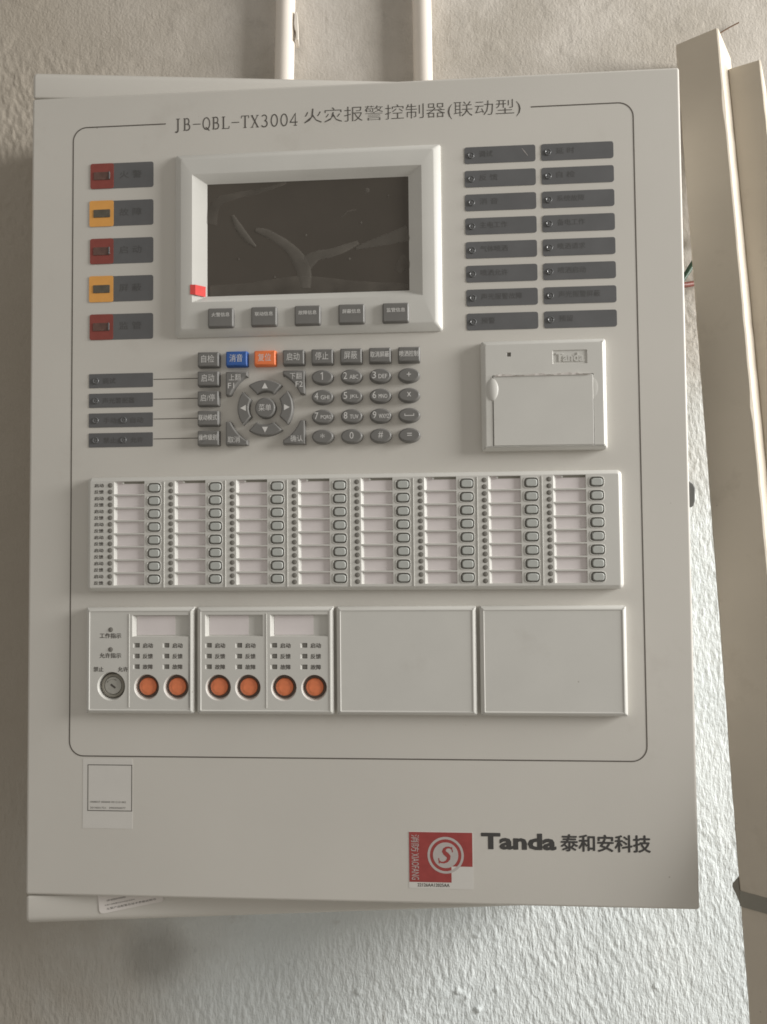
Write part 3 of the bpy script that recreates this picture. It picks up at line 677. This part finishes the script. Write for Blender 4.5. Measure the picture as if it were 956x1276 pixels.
mb = MB(); pocket(mb, -3.4, -1.65, 1.5, 1.65, ZM, 1.1, 1.7, .1, .1, .1, 'plastic', 'led'); mb.prism(R_(-1.55, -1.4, 1.3, 1.4, .6, 3), ZM - 1.1, ZM - .3, .3, 'led'); LH = mb.build('lamp')
def ledrow(parent, cols, vals):
    for u in cols:
        for v, t in zip(vals, ('启动', '反馈', '故障')):
            on_door('lamp', LH, u, v, 0, parent)
            mb = MB(); mb.text(t, 3.9, -1.7, 7.3, 3.5, ZM + .1, 'ink'); mb.text(t, 4.08, -1.6, 7.3, 3.5, ZM + .112, 'ink'); on_door('lamp_caption', mb.build('lamp_caption'), u, v, 0, parent)
VV = (411.6, 419.3, 426.9)
# module with key switch
colsA = (85.5, 107.4); wA = (81.4, 389.8, 123.4, 405.3)
hA = [ledhole(u, v) for u in colsA for v in VV] + [(wA[0], -wA[3], wA[2], -wA[1])]
mA = module('control_module', 46.9, 127.1, holes=hA, rounds=[(66.0, 441, 11.2, 10.4), (92.2, 441.6, 10.0, 9.3), (114.0, 441.6, 10.0, 9.3)], lines=(79.1,))
mA['label'] = 'module with a key switch and two orange buttons'
label_win(*wA, mA); ledrow(mA, colsA, VV); well(66.0, 441, 10.4, mA, 'key'); well(92.2, 441.6, 9.3, mA, 'button'); well(114.0, 441.6, 9.3, mA, 'button')
for v, t in ((400.3, '工作指示'), (414.6, '允许指示')):
    on_door('lamp', LEDM, 65.4, v, ZM, mA)
    mb = MB(); mb.text(t, -8.2, 2.4, 16.0, 3.7, ZM + .1, 'ink'); mb.text(t, -8.0, 2.5, 16.0, 3.7, ZM + .112, 'ink'); on_door('lamp_caption', mb.build('lamp_caption'), 65.4, v, 0, mA)
for u, t in ((52.8, '禁止'), (70.9, '允许')):
    mb = MB(); mb.text(t, 0, 0, 7.4, 3.5, ZM + .1, 'ink'); mb.text(t, .18, .1, 7.4, 3.5, ZM + .112, 'ink'); on_door('switch_caption', mb.build('switch_caption'), u, 427.0, 0, mA)
# double module
colsB = (138.6, 160.7, 186.1, 207.9); wB = ((135.2, 389.7, 177.3, 405.2), (182.6, 389.7, 224.3, 405.2))
hB_ = [ledhole(u, v) for u in colsB for v in VV] + [(w[0], -w[3], w[2], -w[1]) for w in wB]
bu = (144.8, 166.4, 192.4, 214.2)
mB = module('control_module', 129.3, 228.3, holes=hB_, rounds=[(u, 441.6, 9.9, 9.3) for u in bu], lines=(179.8,))
mB['label'] = 'module with four orange buttons'
for w in wB: label_win(*w, mB)
ledrow(mB, colsB, VV)
for u in bu: well(u, 441.6, 9.3, mB, 'button')
module('blank_cover', 230.4, 329.4); module('blank_cover', 331.9, 433.2)

# ---- stickers
mb = MB(); mb.prism(R_(42.6, 494.6, 79.9, 544.6, .4, 2), 0, .1, 0, 'sticker_paper', True)
ribbon(mb, [(46.5, -499), (79.3, -499), (79.3, -531.9), (46.5, -531.9)], .55, .16, 'ink', True)
mb.text('1008027 000000 091210 002', 48.2, 525.0, 26.8, 1.3, .16, 'ink'); mb.text('2014001721   0903050077', 48.2, 529.2, 26.5, 1.3, .16, 'ink')
on_door('code_sticker', mb.build('code_sticker'), 0, 0, 0, root, label='small white sticker with a thin square frame')
mb = MB(); a0 = math.radians(1.2)
mb.prism(R_(280.0, 543.2, 325.4, 582.6, .5, 2), 0, .1, 0, 'sticker_paper', True)
mb.prism([(280.3, -578.2), (310.0, -578.2), (310.0, -567.0), (324.8, -567.0), (324.8, -543.5), (280.3, -543.5)], .1, .16, 0, 'seal_red')
cc = (306.0, -559.3)
ribbon(mb, circ(*cc, 11.9, n=48), 1.7, .2, 'seal_white', True)
mb.prism(circ(*cc, 8.9, n=40), .16, .22, 0, 'seal_white')
S = [(3.5, 4.0), (2.6, 5.0), (1.2, 5.5), (-.6, 5.3), (-1.8, 4.2), (-2.0, 2.8), (-1.0, 1.5), (.6, .4), (1.9, -.8), (2.2, -2.4), (1.2, -4.2), (-.8, -5.1), (-2.8, -4.9), (-3.9, -4.0)]
ribbon(mb, [(cc[0] + .3 + x * 1.0 + y * .18, cc[1] + y * 1.0) for x, y in S], [.7, 1.0, 1.2, 1.5, 2.0, 2.5, 2.9, 3.0, 2.8, 2.3, 1.7, 1.2, 1.0, .7], .27, 'seal_red')
ribbon(mb, [(cc[0] + 4.2, cc[1] + 5.8), (cc[0] + 4.9, cc[1] + 2.2)], .7, .28, 'seal_red'); ribbon(mb, [(cc[0] - 4.9, cc[1] - 2.0), (cc[0] - 4.4, cc[1] - 5.8)], .7, .28, 'seal_red')
def rot_text(t, x, v0, w, ln, m):      # lettering that runs downwards
    V, F = GL[t]; mb.add([(x - w / 2 + p[1] * w, -(v0 + p[0] * ln), .22) for p in V], F, m)
rot_text('消', 284.6, 545.2, 5.6, 5.6, 'seal_white'); rot_text('防', 284.6, 551.6, 5.6, 5.6, 'seal_white'); rot_text('XIAOFANG', 284.6, 558.2, 5.2, 18.4, 'seal_white')
mb.text('22126AA12025AA', 286.0, 579.0, 22.4, 2.3, .17, 'ink'); mb.text('22126AA12025AA', 286.15, 578.95, 22.4, 2.3, .182, 'ink')
on_door('certificate_sticker', mb.build('certificate_sticker'), 0, 0, 0, root, label='red and silver sticker with a ringed letter S')

# ------------------------------------------------------------------ paper slip caught under the door
mb = MB()
cp = [(51.5, -590.0), (53.2, -606.5), (54.4, -608.1), (56.2, -608.3), (98.0, -601.2), (99.6, -600.0), (99.2, -598.6), (99.2, -590.0)]
mb.prism(cp[::-1] if False else cp, 0, .25, 0, 'white_paper', True)
V, F = GL['主要产品配置及技术参数说明书']
a = math.atan2(7.1, 41.8); ca, sa = math.cos(a), math.sin(a)
for x0, y0, ln, hh in ((58.5, -605.9, 36, 1.5), (57, -603.0, 22, .9), (58.5, -599.8, 14, 1.3)):
    mb.add([(x0 + p[0] * ln * ca - p[1] * hh * sa, y0 + p[0] * ln * sa + p[1] * hh * ca, .32) for p in V], F, 'ink')
put('paper_slip', mb.build('paper_slip'), MC @ Matrix.Translation((0, 0, .1104)), label='torn white paper slip with small print sticking out beneath the panel door', category='paper')

# ------------------------------------------------------------------ conduits into the top of the case
def tube(P, r, m, n=24, cap=True):
    mb = MB(); P = [Vector(p) for p in P]; rings = []
    for i, p in enumerate(P):
        d = (P[min(i + 1, len(P) - 1)] - P[max(i - 1, 0)]).normalized(); a = d.orthogonal().normalized() if i == 0 else (rings_a - d * rings_a.dot(d)).normalized(); rings_a = a; b = d.cross(a)
        rings.append([tuple((p + (a * math.cos(2 * math.pi * k / n) + b * math.sin(2 * math.pi * k / n)) * r) * 1000) for k in range(n)])
    mb.loft(rings, m, cap, cap); return mb
def conduit(x0, x1, label, clip):
    za, zb = .0226, .62     # along the wall upwards from the case
    t = bpy.data.objects.new('conduit', None); COL.objects.link(t); t.location = (x0, -.0115, ZT + za); MW[t.name] = Matrix.Translation(t.location)
    t['label'] = label; t['category'] = 'conduit'; t['group'] = 'white conduits above the panel'
    k = (x1 - x0) / .067
    put('pipe', tube([(0, 0, 0), (k * .1, 0, .1), (k * .2, .0003, .2), (k * (zb - za), 0, zb - za)], .0088, 'pvc').build('pipe', 60), MW[t.name].copy(), t)
    if clip:
        cz = .1265 - za; cx_ = k * cz
        mb = MB(); q = [(9.0, 13), (10.8, 12.6), (11.7, 8), (12.4, -10), (12.3, -13), (9.3, -13.2), (9.3, -12.2), (10.3, -12.0), (10.0, -6), (8.9, -3), (8.2, 2)]
        area = sum(q[i - 1][0] * q[i][1] - q[i][0] * q[i - 1][1] for i in range(len(q))); q = q if area > 0 else q[::-1]
        mb.prism(q, -6, 6, .4, 'pvc', True)
        put('clip', mb.build('clip', 40), MW[t.name] @ Matrix.Translation((cx_, 0, cz)) @ Matrix(((1, 0, 0, 0), (0, 0, -1, 0), (0, 1, 0, 0), (0, 0, 0, 1))), t)
conduit(.1817, .1832, 'left white plastic conduit with a small clip on its side, entering the panel top', True)
conduit(.3097, .3092, 'right white plastic conduit without a clip, entering the panel top', False)

# ------------------------------------------------------------------ square bars leaning on the wall
def bar(E, d, phi, s, s2, lab, joint=None, chip=True):
    E = Vector(E); d = Vector(d); f1 = Vector((-math.cos(phi), math.sin(phi), 0)) * s; f2 = Vector((math.sin(phi), math.cos(phi), 0)) * s2
    tmax = (ZT + E.z) - .002
    foot = E + d * tmax + (f1 + f2) * .5
    t = bpy.data.objects.new('square_bar', None); COL.objects.link(t); t.location = (foot.x, foot.y, 0.0); MW[t.name] = Matrix.Translation(t.location)
    t['label'] = lab; t['category'] = 'bar'; t['group'] = 'bars leaning on the wall'
    def section(name, ta, tb, m, grow=0.0, wob=.00018, chipped=False, shift=Vector()):
        mb = MB(); rings = []; N_ = max(2, int((tb - ta) / .012) + 1)
        b = .0011
        nick = [random.random() < .07 for _ in range(400)]
        for i in range(N_ + 1):
            tt = ta + (tb - ta) * i / N_; c = E + d * tt + shift; r = []
            w = Vector((random.uniform(-1, 1), random.uniform(-1, 1), 0)) * wob
            for (a1, a2, b1, b2) in ((0, 0, 1, 0), (1, 0, 0, 1), (1, 1, -1, 0), (0, 1, 0, -1)):
                base = c + f1 * (a1 + grow * (2 * a1 - 1)) + f2 * (a2 + grow * (2 * a2 - 1)) + w
                n1, n2 = f1.normalized(), f2.normalized(); nx_, px_ = {(0, 0): (n2, n1), (1, 0): (-n1, n2), (1, 1): (-n2, -n1), (0, 1): (n1, -n2)}[(a1, a2)]
                bb = b + (random.uniform(.0003, .0008) if nick[i] and (a1, a2) == (0, 0) else 0); q1 = base + nx_ * bb; q2 = base + px_ * bb
                if chipped and i == 0 and (a1, a2) == (0, 1): q1 = q1 + Vector((0, 0, -.0105)); q2 = q2 + Vector((0, 0, -.0105))
                r += [q1, q2]
            rings.append([((p.x) * 1000, p.y * 1000, (p.z + ZT) * 1000) for p in r])
        mb.loft(rings[::-1], m, True, True)
        me = mb.build(name); off = Vector((t.location)); me.transform(Matrix.Translation(-off))
        return put(name, me, MW[t.name].copy(), t)
    if joint:
        section('upper_length', 0, joint, 'board', chipped=chip)
        section('coupling', joint, joint + .0095, 'clip', .012, 0)
        mb = MB(); L0 = E + f1   # bent corner of the dark joint standing out past the bar
        rr_ = []
        for g in (.02, .55):
            rr_.append([tuple((L0 + d * tt + f1 / s * ou + f2 * g + Vector((0, 0, ZT)) - t.location) * 1000) for tt, ou in ((joint - .0075, .0002), (joint + .0095, .0002), (joint + .004, .0022), (joint - .001, .0046), (joint - .003, .0042))])
        mb.loft(rr_, 'clip', True, True)
        put('coupling_lip', mb.build('coupling_lip'), MW[t.name].copy(), t)
        section('lower_length', joint + .0095, tmax, 'board', shift=Vector())
    else: section('length', 0, tmax, 'board')
JT = 0.6835
bar((.5639, -.0546, .1088), (-.0579, -.2212, -1), .7505, .0365, .0365, 'long beige square bar leaning beside the open panel door, with a dark joint low down', JT)
bar((.5985, -.0600, .0775), (-.0579, -.2212, -1), .60, .026, .050, 'short far beige square bar half hidden behind the jointed bar at the right edge')

# ------------------------------------------------------------------ loose wires and a splinter
def wire(P, r, m, lab, grp=None):
    o0 = Vector(P[0]); Q = []
    P = [Vector(p) for p in P]
    for i in range(len(P) - 1):
        p0, p1, p2, p3 = P[max(i - 1, 0)], P[i], P[i + 1], P[min(i + 2, len(P) - 1)]
        for k in range(8):
            t = k / 8; Q.append(.5 * (2 * p1 + (p2 - p0) * t + (2 * p0 - 5 * p1 + 4 * p2 - p3) * t * t + (3 * p1 - p0 - 3 * p2 + p3) * t ** 3))
    Q.append(P[-1])
    me = tube([q - o0 for q in Q], r, m, 10).build('wire', 60)
    put('wire', me, Matrix.Translation(o0 + Vector((0, 0, ZT))), label=lab, category='wire', group='loose wires beside the panel')
wire([(.4795, -.04, -.150), (.515, -.030, -.128), (.540, -.021, -.106), (.556, -.016, -.085), (.575, -.012, -.060), (.60, -.004, -.045)], .0026, 'green', 'green wire curving up between the door edge and the leaning bar')
wire([(.4795, -.045, -.120), (.52, -.032, -.113), (.551, -.019, -.1065), (.575, -.014, -.098), (.605, -.004, -.088)], .0026, 'redw', 'red wire running just under the green one beside the panel door')
wire([(.5935, -.002, .1405), (.602, -.0035, .1452), (.6105, -.005, .1492)], .0006, 'twig', 'thin brown splinter sticking out of the wall above the leaning bars')
s_ = [o for o in bpy.data.objects if o.name.startswith('wire') and 'splinter' in o.get('label', '')][0]
s_.name = 'splinter'; s_['category'] = 'splinter'; del s_['group']
